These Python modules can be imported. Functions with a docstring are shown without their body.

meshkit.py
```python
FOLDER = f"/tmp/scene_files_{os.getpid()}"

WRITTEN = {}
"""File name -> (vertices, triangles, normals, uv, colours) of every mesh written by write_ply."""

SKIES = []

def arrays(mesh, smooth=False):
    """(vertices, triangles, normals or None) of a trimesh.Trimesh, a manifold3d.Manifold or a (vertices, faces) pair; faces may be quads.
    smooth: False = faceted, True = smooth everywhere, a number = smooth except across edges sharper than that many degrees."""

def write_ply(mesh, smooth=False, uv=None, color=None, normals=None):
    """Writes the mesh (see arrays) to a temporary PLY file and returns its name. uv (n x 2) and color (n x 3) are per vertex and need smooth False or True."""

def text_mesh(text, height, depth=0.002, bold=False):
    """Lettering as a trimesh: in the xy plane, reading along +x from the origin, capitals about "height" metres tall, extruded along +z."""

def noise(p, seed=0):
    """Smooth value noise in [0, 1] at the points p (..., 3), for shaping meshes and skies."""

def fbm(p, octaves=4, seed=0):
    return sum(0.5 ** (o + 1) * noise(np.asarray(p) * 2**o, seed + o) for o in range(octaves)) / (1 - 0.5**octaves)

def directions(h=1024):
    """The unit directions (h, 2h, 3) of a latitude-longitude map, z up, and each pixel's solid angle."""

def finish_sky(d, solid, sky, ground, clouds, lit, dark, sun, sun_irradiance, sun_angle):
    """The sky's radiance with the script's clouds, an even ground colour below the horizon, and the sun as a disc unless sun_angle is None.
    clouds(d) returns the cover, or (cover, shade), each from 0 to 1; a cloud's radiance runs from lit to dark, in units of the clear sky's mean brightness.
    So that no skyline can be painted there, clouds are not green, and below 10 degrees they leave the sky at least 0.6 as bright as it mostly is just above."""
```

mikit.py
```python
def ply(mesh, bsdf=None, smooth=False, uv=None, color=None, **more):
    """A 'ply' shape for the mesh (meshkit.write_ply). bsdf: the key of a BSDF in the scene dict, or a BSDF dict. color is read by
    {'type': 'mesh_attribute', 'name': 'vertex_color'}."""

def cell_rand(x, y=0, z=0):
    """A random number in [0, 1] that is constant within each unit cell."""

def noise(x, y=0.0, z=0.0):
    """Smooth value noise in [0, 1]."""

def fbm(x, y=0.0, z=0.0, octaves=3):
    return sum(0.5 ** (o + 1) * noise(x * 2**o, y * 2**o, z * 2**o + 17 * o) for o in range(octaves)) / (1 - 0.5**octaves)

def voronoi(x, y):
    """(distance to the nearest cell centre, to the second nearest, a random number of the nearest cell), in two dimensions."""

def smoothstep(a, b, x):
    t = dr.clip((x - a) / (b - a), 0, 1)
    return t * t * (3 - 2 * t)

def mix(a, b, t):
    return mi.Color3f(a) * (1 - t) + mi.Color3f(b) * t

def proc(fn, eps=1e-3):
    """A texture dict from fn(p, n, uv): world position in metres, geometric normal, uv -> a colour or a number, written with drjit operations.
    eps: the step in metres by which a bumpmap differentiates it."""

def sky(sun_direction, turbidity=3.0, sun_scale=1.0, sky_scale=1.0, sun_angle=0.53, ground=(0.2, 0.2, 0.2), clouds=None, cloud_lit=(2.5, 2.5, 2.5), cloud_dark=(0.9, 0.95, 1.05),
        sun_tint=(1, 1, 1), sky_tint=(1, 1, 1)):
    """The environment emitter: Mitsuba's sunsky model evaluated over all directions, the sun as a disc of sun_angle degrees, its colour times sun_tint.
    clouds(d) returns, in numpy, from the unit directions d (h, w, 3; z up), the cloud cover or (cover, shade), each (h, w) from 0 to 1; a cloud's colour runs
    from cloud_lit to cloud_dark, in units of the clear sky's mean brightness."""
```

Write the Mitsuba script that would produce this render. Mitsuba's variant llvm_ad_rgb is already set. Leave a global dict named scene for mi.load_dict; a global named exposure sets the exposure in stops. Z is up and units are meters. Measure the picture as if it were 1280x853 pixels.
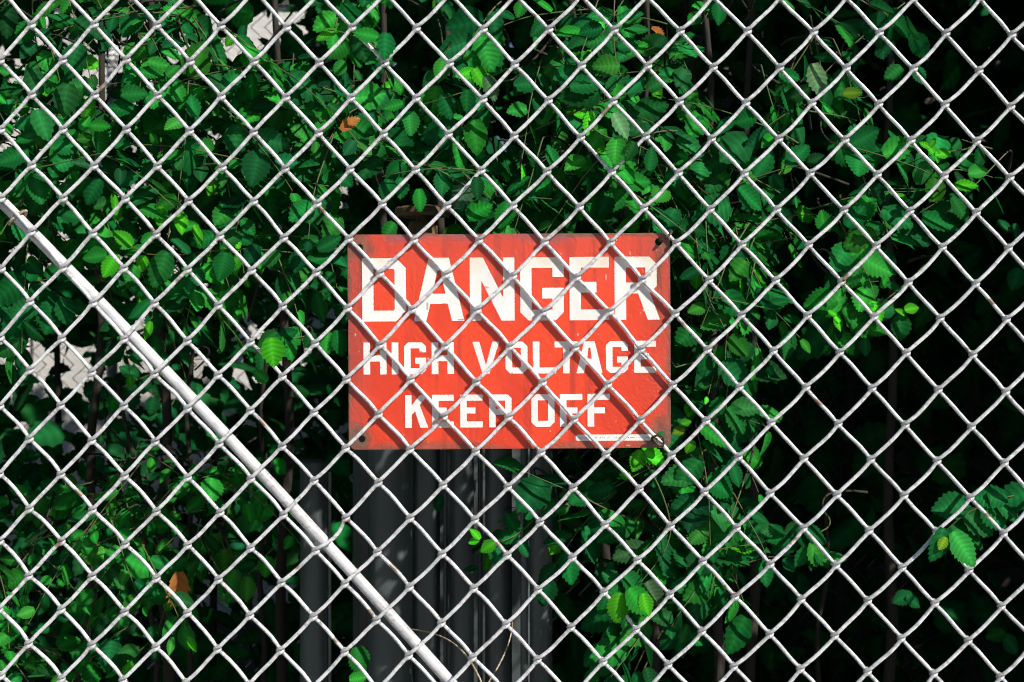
import math, random
import numpy as np, trimesh, mitsuba as mi, mikit, meshkit
import drjit as dr
from shapely.geometry import Polygon, LineString, Point, box as sbox
from shapely.ops import unary_union
from shapely import affinity

T = mi.ScalarTransform4f
rng = np.random.default_rng(20240611)
random.seed(7)

# ------------------------------------------------------------------ camera, sky, exposure
DIST, HALF, EYE = 1.55, 20.0, 1.30
SUN = np.array([0.80, -0.78, 0.80])
exposure = 2.03
scene, labels = {}, {}
scene['camera'] = {
    'type': 'thinlens', 'fov': 2 * HALF, 'fov_axis': 'x', 'aperture_radius': 0.0022, 'focus_distance': DIST + 0.01,
    'near_clip': 0.05, 'far_clip': 400.0,
    'to_world': T().look_at(origin=[0, -DIST, EYE], target=[0, 0, EYE], up=[0, 0, 1])}
scene['sky'] = mikit.sky(SUN.tolist(), turbidity=3, sky_scale=0.45, sun_tint=(0.865, 1.005, 1.28))

S = 2 * DIST * math.tan(math.radians(HALF)) / 1280.0        # metres per photograph pixel in the fence plane


def at(px, py, y=0.0):
    k = S * (DIST + y) / DIST
    return np.array([(px - 640.0) * k, y, EYE - (py - 426.5) * k])


# ------------------------------------------------------------------ helpers
COUNT = {}


def key(base):
    n = COUNT.get(base, -1) + 1
    COUNT[base] = n
    return base if n == 0 else f'{base}_{n:03d}'


def tag(k, label, cat=None, group=None, kind=None):
    d = {}
    if label: d['label'] = label
    if cat: d['category'] = cat
    if group: d['group'] = group
    if kind: d['kind'] = kind
    labels[k] = d


def put(name, mesh, bsdf, parent=None, smooth=False, uv=None, color=None):
    k = key(name if parent is None else parent + '__' + name)
    scene[k] = mikit.ply(mesh, bsdf, smooth=smooth, uv=uv, color=color)
    return k


def tube(pts, rad, sides=8, cap=True):
    p = np.asarray(pts, float)
    n = len(p)
    r = np.broadcast_to(np.asarray(rad, float), (n,))
    t = np.gradient(p, axis=0)
    t /= np.linalg.norm(t, axis=1, keepdims=True) + 1e-12
    a = np.cross(t[0], [0.31, 0.2, 0.93])
    a /= np.linalg.norm(a)
    rings, ang = [], np.arange(sides) / sides * 2 * np.pi
    for i in range(n):
        a = a - t[i] * (a @ t[i])
        a /= np.linalg.norm(a) + 1e-12
        b = np.cross(t[i], a)
        rings.append(p[i] + r[i] * (np.cos(ang)[:, None] * a + np.sin(ang)[:, None] * b))
    v = np.vstack(rings)
    f = []
    j = np.arange(sides)
    for i in range(n - 1):
        q = i * sides
        f.append(np.c_[q + j, q + (j + 1) % sides, q + sides + (j + 1) % sides])
        f.append(np.c_[q + j, q + sides + (j + 1) % sides, q + sides + j])
    f = np.vstack(f)
    if cap:
        c0, c1 = len(v), len(v) + 1
        v = np.vstack([v, p[0], p[-1]])
        q = (n - 1) * sides
        f = np.vstack([f, np.c_[np.full(sides, c0), (j + 1) % sides, j], np.c_[np.full(sides, c1), q + j, q + (j + 1) % sides]])
    return trimesh.Trimesh(v, f, process=False)


def spline(pts, n):
    p = np.asarray(pts, float)
    from scipy.interpolate import CubicSpline
    s = np.r_[0, np.cumsum(np.linalg.norm(np.diff(p, axis=0), axis=1))]
    if len(p) == 2:
        return p[0] + (p[1] - p[0]) * np.linspace(0, 1, n)[:, None]
    return CubicSpline(s, p)(np.linspace(0, s[-1], n))


def rbox(x0, x1, y0, y1, z0, z1, bev=0.004):
    import manifold3d as m3
    p = [(x, y, z) for x in (x0, x1) for y in (y0, y1) for z in (z0, z1)]
    q = []
    c = np.array([(x0 + x1) / 2, (y0 + y1) / 2, (z0 + z1) / 2])
    for a in p:
        a = np.array(a)
        sg = np.sign(c - a)
        for k in range(3):
            d = sg * bev
            d[k] = 0
            q.append(a + d)
    return m3.Manifold.hull_points(np.array(q, np.float32))


def lathe(profile, centre, sections=32):
    m = trimesh.creation.revolve(np.asarray(profile, float), sections=sections)
    m.apply_translation(centre)
    return m


def cat(meshes):
    return trimesh.util.concatenate(meshes)


def unit(v):
    v = np.asarray(v, float)
    return v / (np.linalg.norm(v, axis=-1, keepdims=True) + 1e-12)


# ------------------------------------------------------------------ materials
N, F, SS, MX = mikit.noise, mikit.fbm, mikit.smoothstep, mikit.mix


def bump(b, fn, scale, eps=4e-4):
    return {'type': 'bumpmap', 'arbitrary': mikit.proc(fn, eps=eps), 'scale': scale, 'bsdf': b}


def wire_col(p, n, uv):
    m = F(p.x * 90, p.y * 90, p.z * 90, 3)
    g = SS(0.56, 0.70, F(p.x * 260 + 5, p.y * 260, p.z * 260, 2))
    c = MX((0.81, 0.825, 0.865), (0.58, 0.595, 0.63), SS(0.44, 0.74, m))
    c = MX(c, (0.36, 0.36, 0.37), g * 0.55)
    wear = SS(0.35, 0.8, uv.x + 0.35 * (F(p.x * 240, p.y * 240, p.z * 240 + 9, 2) - 0.5))
    c = MX(c, (0.30, 0.305, 0.32), wear * 0.50)
    r = SS(0.86, 0.91, N(p.x * 38 + 11, p.y * 38, p.z * 38 + 3)) * SS(0.45, 0.6, m)
    return MX(c, (0.22, 0.11, 0.05), r * 0.8)


scene['wire_paint'] = bump({'type': 'principled', 'base_color': mikit.proc(wire_col), 'roughness': 0.34, 'specular': 0.6, 'metallic': 0.10},
                           lambda p, n, uv: F(p.x * 300, p.y * 300, p.z * 300, 2), 0.00022)


def pipe_col(p, n, uv):
    m = F(p.x * 60, p.y * 60, p.z * 60, 3)
    sp = SS(0.60, 0.68, F(p.x * 330, p.y * 330, p.z * 330 + 7, 2))
    c = MX((0.66, 0.66, 0.68), (0.50, 0.50, 0.53), SS(0.38, 0.7, m))
    sp = sp * SS(0.45, 0.62, F(p.x * 14, p.y * 14, p.z * 14 + 3, 2))
    return MX(c, (0.34, 0.32, 0.32), sp * 0.6)


scene['pipe_paint'] = bump({'type': 'principled', 'base_color': mikit.proc(pipe_col), 'roughness': 0.36, 'specular': 0.5},
                           lambda p, n, uv: F(p.x * 200, p.y * 200, p.z * 200, 2), 0.0003)
scene['rusty_wire'] = {'type': 'principled', 'base_color': mikit.proc(
    lambda p, n, uv: MX((0.30, 0.20, 0.12), (0.55, 0.46, 0.36), SS(0.35, 0.65, F(p.x * 300, p.y * 300, p.z * 300, 2)))), 'roughness': 0.7}
scene['dark_wire'] = {'type': 'principled', 'base_color': mikit.proc(
    lambda p, n, uv: MX((0.045, 0.032, 0.022), (0.16, 0.11, 0.07), SS(0.4, 0.7, F(p.x * 300, p.y * 300, p.z * 300, 2)))), 'roughness': 0.75}

# the sign's own frame
SG_L, SG_R, SG_T, SG_B = 435.2, 838.4, 292.4, 561.4
SIGN_Y = 0.0062
SGK = S * (DIST + SIGN_Y) / DIST
SC = at((SG_L + SG_R) / 2, (SG_T + SG_B) / 2, SIGN_Y)
SW, SH = (SG_R - SG_L) * SGK / 2, (SG_B - SG_T) * SGK / 2


def edge_rust(p):
    """1 where the enamel is chipped to rust: edges and the corners round the holes."""
    x, z = (p.x - float(SC[0])) / SW, (p.z - float(SC[2])) / SH
    n1 = F(p.x * 55, p.z * 55, 3.0, 4) - 0.5
    n2 = F(p.x * 16, p.z * 16, 9.0, 3) - 0.5
    ax, az = (1 - dr.abs(x)) * SW, (1 - dr.abs(z)) * SH
    e = dr.minimum(ax, az) + n1 * 0.007 + n2 * 0.004
    rim = 1 - SS(0.0004, 0.0034, e)

    def corner(sx, sz, r, gx=0.96, gz=0.93):
        d = dr.sqrt(dr.square(p.x - float(SC[0] + sx * SW * gx)) + dr.square(p.z - float(SC[2] + sz * SH * gz)))
        return 1 - SS(r * 0.45, r, d + n1 * 0.016 + n2 * 0.014)
    c = dr.maximum(dr.maximum(corner(1, -1, 0.030), corner(-1, -1, 0.026)), dr.maximum(corner(1, 1, 0.019) * 0.6, corner(-1, 1, 0.026) * 0.75))
    low = (1 - SS(0.0015, 0.010, (z + 1) * SH + n1 * 0.012 + n2 * 0.012)) * 0.65
    return dr.maximum(dr.maximum(rim * 0.75, c), low)


def red_col(p, n, uv):
    x, z = (p.x - float(SC[0])) / SW, (p.z - float(SC[2])) / SH
    base = MX((0.82, 0.064, 0.019), (0.70, 0.050, 0.017), SS(0.35, 0.7, F(p.x * 22, p.z * 9, 1.0, 3)))
    streak = SS(0.52, 0.78, F(p.x * 120, p.z * 7, 4.0, 3))
    base = MX(base, (0.40, 0.035, 0.022), streak * 0.55)
    chalk = SS(0.15, 1.05, z + 0.5 * (F(p.x * 14, p.z * 14, 2.0, 3) - 0.5))                # faded upper half
    side = SS(0.80, 1.0, dr.abs(x) + 0.10 * (F(p.x * 30, p.z * 12, 6.0, 3) - 0.5))
    base = MX(base, (0.52, 0.095, 0.07), chalk * 0.38)
    base = MX(base, (0.36, 0.075, 0.06), side * 0.62)
    top = SS(0.90, 1.0, z + 0.10 * (F(p.x * 26, p.z * 20, 8.0, 3) - 0.5))
    base = MX(base, (0.25, 0.11, 0.12), top * SS(0.35, 0.75, F(p.x * 18, p.z * 6, 5.0, 2)) * 0.9)
    r = edge_rust(p)
    rust = MX((0.10, 0.052, 0.03), (0.22, 0.14, 0.10), F(p.x * 140, p.z * 140, 0.0, 3))
    c = MX(base, rust, r * 0.92)
    for hx, hz, ln in ((-0.92, 0.86, 0.10), (0.93, 0.85, 0.12)):
        dx = dr.abs(p.x - float(SC[0] + SW * hx) + 0.002 * (F(p.z * 60, hx, 1.0, 2) - 0.5))
        dz = float(SC[2] + SH * hz) - p.z
        run = (1 - SS(0.0015, 0.006, dx)) * SS(0.0, 0.004, dz) * (1 - SS(0.2 * ln, ln, dz)) * SS(0.3, 0.6, F(p.x * 300, p.z * 10, 7.0, 2))
        c = MX(c, (0.20, 0.07, 0.035), run * 0.75)
    fleck = SS(0.865, 0.89, N(p.x * 260, p.z * 260, 3.3)) * SS(0.5, 0.62, F(p.x * 20 + 3, p.z * 20, 1.0, 2))
    return MX(c, (0.62, 0.55, 0.50), fleck * 0.7)


def peel(p, n, uv):
    return F(p.x * 480, p.z * 480, 0.5, 2) + 0.3 * F(p.x * 110, p.z * 110, 2.5, 2)


scene['red_enamel'] = bump({'type': 'principled', 'base_color': mikit.proc(red_col), 'roughness': 0.34, 'specular': 0.5,
                            'clearcoat': 0.6, 'clearcoat_gloss': 0.92}, peel, 0.0009)


def letter_col(p, n, uv):
    c = MX((0.86, 0.86, 0.85), (0.80, 0.80, 0.79), SS(0.4, 0.7, F(p.x * 40, p.z * 25, 1.0, 3)))
    x, z = (p.x - float(SC[0])) / SW, (p.z - float(SC[2])) / SH
    st = SS(0.62, 0.80, z + 0.25 * (F(p.x * 40, p.z * 40, 7.0, 3) - 0.5)) + SS(0.84, 0.95, x + 0.12 * (F(p.x * 50, p.z * 50, 9.0, 3) - 0.5))
    c = MX(c, (0.74, 0.55, 0.36), dr.minimum(st, 1.0) * 0.45)
    chip = SS(0.93, 0.95, N(p.x * 170 + 2, p.z * 170, 5.1)) * SS(0.52, 0.6, F(p.x * 35, p.z * 35, 2.0, 2))
    return MX(c, (0.45, 0.16, 0.10), chip * 0.7)


scene['white_enamel'] = bump({'type': 'principled', 'base_color': mikit.proc(letter_col), 'roughness': 0.36, 'specular': 0.5}, peel, 0.0004)
scene['print_black'] = {'type': 'principled', 'base_color': {'type': 'rgb', 'value': (0.03, 0.03, 0.03)}, 'roughness': 0.6}

# leaves: colours sit in the vertices (each leaf its own tint, veins paler)
scene['leaf_blade'] = {'type': 'principledthin', 'base_color': {'type': 'mesh_attribute', 'name': 'vertex_color'},
                       'roughness': 0.40, 'diff_trans': 0.70, 'spec_trans': 0.0, 'eta': 1.42}
scene['dead_leaf_blade'] = {'type': 'principledthin', 'base_color': {'type': 'mesh_attribute', 'name': 'vertex_color'},
                            'roughness': 0.7, 'diff_trans': 0.35, 'spec_trans': 0.0, 'eta': 1.35}
scene['green_twig'] = {'type': 'principled', 'base_color': mikit.proc(
    lambda p, n, uv: MX((0.075, 0.115, 0.028), (0.13, 0.095, 0.045), SS(0.5, 0.75, F(p.x * 30, p.y * 30, p.z * 30, 2)))), 'roughness': 0.6}
scene['bark'] = bump({'type': 'principled', 'base_color': mikit.proc(
    lambda p, n, uv: MX((0.018, 0.016, 0.013), (0.045, 0.038, 0.030), F(p.x * 70, p.y * 70, p.z * 14, 4))), 'roughness': 0.85},
    lambda p, n, uv: F(p.x * 120, p.y * 120, p.z * 22, 3), 0.004, 1e-3)


def tank_col(p, n, uv):
    c = MX((0.088, 0.108, 0.116), (0.055, 0.068, 0.073), SS(0.35, 0.7, F(p.x * 25, p.y * 25, p.z * 4, 3)))
    d = SS(0.55, 0.75, F(p.x * 60, p.y * 60, p.z * 12 + 4, 3))
    return MX(c, (0.11, 0.115, 0.115), d * 0.5)


scene['tank_paint'] = {'type': 'principled', 'base_color': mikit.proc(tank_col), 'roughness': 0.38, 'specular': 0.5}
scene['brown_glaze'] = {'type': 'principled', 'base_color': mikit.proc(
    lambda p, n, uv: MX((0.20, 0.125, 0.075), (0.11, 0.07, 0.045), SS(0.35, 0.7, F(p.x * 50, p.y * 50, p.z * 30, 3)))), 'roughness': 0.5}
scene['galvanised'] = {'type': 'principled', 'base_color': mikit.proc(
    lambda p, n, uv: MX((0.40, 0.44, 0.45), (0.27, 0.30, 0.31), F(p.x * 60, p.y * 60, p.z * 40, 3))), 'roughness': 0.45, 'metallic': 0.3}
scene['porcelain'] = {'type': 'principled', 'base_color': mikit.proc(
    lambda p, n, uv: MX((0.74, 0.75, 0.76), (0.60, 0.61, 0.62), F(p.x * 20, p.y * 20, p.z * 20, 3))), 'roughness': 0.3}


def wall_col(p, n, uv):
    c = MX((0.70, 0.69, 0.68), (0.56, 0.55, 0.54), SS(0.3, 0.7, F(p.x * 2.2, p.y * 2, p.z * 1.6, 4)))
    return MX(c, (0.40, 0.37, 0.34), SS(0.55, 0.8, F(p.x * 9, p.y * 3, p.z * 2.5, 4)) * 0.6)


scene['wall_render'] = bump({'type': 'principled', 'base_color': mikit.proc(wall_col), 'roughness': 0.9, 'specular': 0.2},
                            lambda p, n, uv: F(p.x * 90, p.y * 90, p.z * 90, 3), 0.003, 1e-3)
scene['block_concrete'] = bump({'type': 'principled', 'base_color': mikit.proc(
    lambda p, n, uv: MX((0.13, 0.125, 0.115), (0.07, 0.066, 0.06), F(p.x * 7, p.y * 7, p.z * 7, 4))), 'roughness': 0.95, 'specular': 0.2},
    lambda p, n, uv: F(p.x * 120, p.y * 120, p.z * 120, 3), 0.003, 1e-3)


def soil_col(p, n, uv):
    c = MX((0.085, 0.062, 0.042), (0.15, 0.115, 0.08), F(p.x * 6, p.y * 6, 0.0, 4))
    pave = 1 - SS(-0.35, -0.30, p.y + 0.05 * (F(p.x * 5, p.y * 5, 1.0, 3) - 0.5))
    return MX(c, MX((0.25, 0.245, 0.235), (0.33, 0.32, 0.30), F(p.x * 3, p.y * 3, 2.0, 4)), pave)


scene['soil'] = bump({'type': 'principled', 'base_color': mikit.proc(soil_col), 'roughness': 0.95, 'specular': 0.2},
                     lambda p, n, uv: F(p.x * 30, p.y * 30, 0.0, 4), 0.01, 2e-3)

# ------------------------------------------------------------------ ground and what stands behind
g = np.linspace(-1, 1, 41)
gx, gy = np.meshgrid(np.sign(g) * np.abs(g) ** 3 * 150, np.sign(g) * np.abs(g) ** 3 * 150, indexing='ij')
gz = 0.06 * (meshkit.fbm(np.stack([gx * 0.8, gy * 0.8, gx * 0], -1), 3) - 0.5) * (gy > 0.3)
gv = np.stack([gx, gy, gz], -1).reshape(-1, 3)
gi = (np.arange(40)[:, None] * 41 + np.arange(40)).ravel()
put('ground', (gv, np.c_[gi, gi + 41, gi + 42, gi + 1]), 'soil', smooth=True)
tag('ground', 'paved verge before the fence giving way to bare brown soil behind it', kind='structure')

# pale rendered wall far behind the shrubs on the left
W = 'rendered_wall'
tag(W, 'pale sunlit rendered wall glimpsed through the leaves at the far left', 'wall')
WY = 3.7
xs = [-6.2, -4.3, -3.05, -1.80, -0.55]
for a, b in zip(xs[:-1], xs[1:]):
    put('panel', rbox(a + 0.006, b - 0.006, WY, WY + 0.2, -0.05, 2.55, 0.008), 'wall_render', W)
put('coping', rbox(-6.25, -0.5, WY - 0.04, WY + 0.24, 2.555, 2.66, 0.012), 'wall_render', W)
put('plinth', rbox(-6.25, -0.5, WY - 0.05, WY + 0.19, -0.1, 0.28, 0.012), 'block_concrete', W)

# block wall in the shade on the right
B = 'block_wall'
tag(B, 'dim concrete block wall in deep shade behind the right hand leaves', 'wall')
BY = 2.75
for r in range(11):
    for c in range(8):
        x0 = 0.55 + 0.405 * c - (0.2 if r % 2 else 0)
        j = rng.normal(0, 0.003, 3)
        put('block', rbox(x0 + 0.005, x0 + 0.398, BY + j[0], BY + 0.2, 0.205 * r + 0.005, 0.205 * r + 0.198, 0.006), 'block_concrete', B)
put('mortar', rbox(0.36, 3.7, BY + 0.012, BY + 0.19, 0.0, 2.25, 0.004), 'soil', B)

# porcelain insulator on a bracket in front of the pale wall
I = 'insulator'
tag(I, 'white ribbed insulator standing against the pale wall at upper left', 'insulator')
c = at(140, 74, 2.4)
k = S * (DIST + 2.4) / DIST
prof = [(0, -34 * k), (6 * k, -34 * k), (6.5 * k, -12 * k)]
for q in range(4):
    z = -12 + q * 7.2
    prof += [(6.5 * k, z * k), (8.6 * k, (z + 1.2) * k), (8.9 * k, (z + 3.0) * k), (6.6 * k, (z + 4.4) * k)]
prof += [(5 * k, 19 * k), (0, 20 * k)]
put('body', lathe(prof, c), 'porcelain', I, smooth=35)
put('post', tube([[c[0], c[1], 0.0], [c[0], c[1], c[2] - 33 * k]], 0.016, 12), 'galvanised', I, smooth=40)

# a second chain-link fence far behind
R = 'rear_chain_link_fence'
tag(R, 'thin dark chain link fence far behind the leaves along the top', 'fence')
RY, rw = 2.15, 0.0019
ms = []
for q in range(86):
    x0 = -2.0 + q * 0.036
    n = 64
    zz = 0.35 + 0.0355 * np.arange(n)
    xx = x0 + 0.0185 * (np.arange(n) % 2) * 2 - 0.0185 + rng.normal(0, 0.0006, n)
    yy = RY + 0.002 * np.where(np.arange(n) % 2, 1, -1)
    ms.append(tube(np.c_[xx, yy, zz], rw, 4, cap=False))
k = put('mesh', cat(ms), 'galvanised', R)
tag(k, 'weave of thin grey wires', kind='stuff')
pp = at(531, 20, RY)
put('post', tube([[pp[0], RY + 0.045, 0], [pp[0], RY + 0.045, 2.66]], 0.024, 16), 'galvanised', R, smooth=40)
put('top_rail', tube([[-2.1, RY + 0.03, 2.62], [1.2, RY + 0.03, 2.62]], 0.018, 12), 'galvanised', R, smooth=40)

# transformer with cooling fins behind the sign
X = 'transformer'
tag(X, 'dark grey transformer with upright cooling fins and a brown bushing behind the sign', 'transformer')


def xz(px, py, y):
    v = at(px, py, y)
    return v[0], v[2]


def upright(x0, x1, y, top, kind, bottom=0.12):
    (a, zt), (b, _) = xz(x0, top, y), xz(x1, top, y)
    r, cx = (b - a) / 2, (a + b) / 2
    if kind == 'tube':
        n = 20
        th = np.linspace(0, 2 * np.pi, n, endpoint=False)
        poly = np.c_[cx + r * np.cos(th), y + r + r * np.sin(th)]
    else:
        poly = np.array(Polygon([(a, y), (b, y), (b, y + 0.10), (a, y + 0.10)]).buffer(-min(r * 0.8, 0.010)).buffer(min(r * 0.8, 0.010), quad_segs=5).exterior.coords)[:-1]
    m = trimesh.creation.extrude_polygon(Polygon(poly), zt - bottom, engine='earcut')
    m.apply_translation([0, 0, bottom])
    return m


put('tank', rbox(xz(440, 0, .66)[0], xz(668, 0, .66)[0], 0.66, 1.0, 0.10, xz(0, 520, .66)[1], 0.012), 'tank_paint', X)
for (x0, x1, y, kind) in [(457, 513, 0.36, 'tube'), (515.5, 546, 0.40, 'fin'), (554, 559, 0.42, 'fin'), (562, 592, 0.39, 'tube'), (597, 602, 0.43, 'fin'),
                          (606, 640, 0.40, 'tube'), (651, 660, 0.37, 'fin'), (662.5, 691, 0.36, 'tube')]:
    put('fin', upright(x0, x1, y, 540, kind), 'tank_paint', X, smooth=35)
put('header', rbox(xz(446, 0, .40)[0], xz(700, 0, .40)[0], 0.40, 0.55, xz(0, 540, .40)[1] + 0.002, xz(0, 512, .4)[1], 0.01), 'tank_paint', X)
c = at(527.5, 275, 0.30)
k = S * (DIST + 0.30) / DIST
c[1] += 20 * k
put('bushing', lathe([(0, -215 * k), (24 * k, -215 * k), (24 * k, -205 * k), (19 * k, -200 * k), (19 * k, -6 * k), (17 * k, -1 * k), (9 * k, 0), (9 * k, 6 * k),
                      (33 * k, 6 * k), (35.5 * k, 9 * k), (35.5 * k, 15 * k), (33 * k, 17 * k), (8 * k, 21 * k), (0, 22 * k)], c, 40), 'brown_glaze', X, smooth=35)
c2 = at(640, 300, 0.46)
put('bushing', lathe([(0, -0.28), (.03, -.28), (.03, -.05), (0.024, 0.0), (0, 0.005)], c2, 24), 'brown_glaze', X, smooth=35)

# steel post left of it
P = 'steel_post'
tag(P, 'dark grey round steel post left of the transformer under the diagonal pipe', 'post')
c = at(392, 574, 0.42)
k = S * (DIST + 0.42) / DIST
put('shaft', lathe([(0, 0.0 - c[2]), (17 * k, 0.0 - c[2]), (17 * k, -5 * k), (15 * k, -2 * k), (10 * k, 0), (0, 0.5 * k)], c, 32), 'tank_paint', P, smooth=35)
put('conduit', tube([at(412, 590, 0.45), at(412, 900, 0.45)], 2.2 * k, 10), 'galvanised', P, smooth=40)

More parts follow.
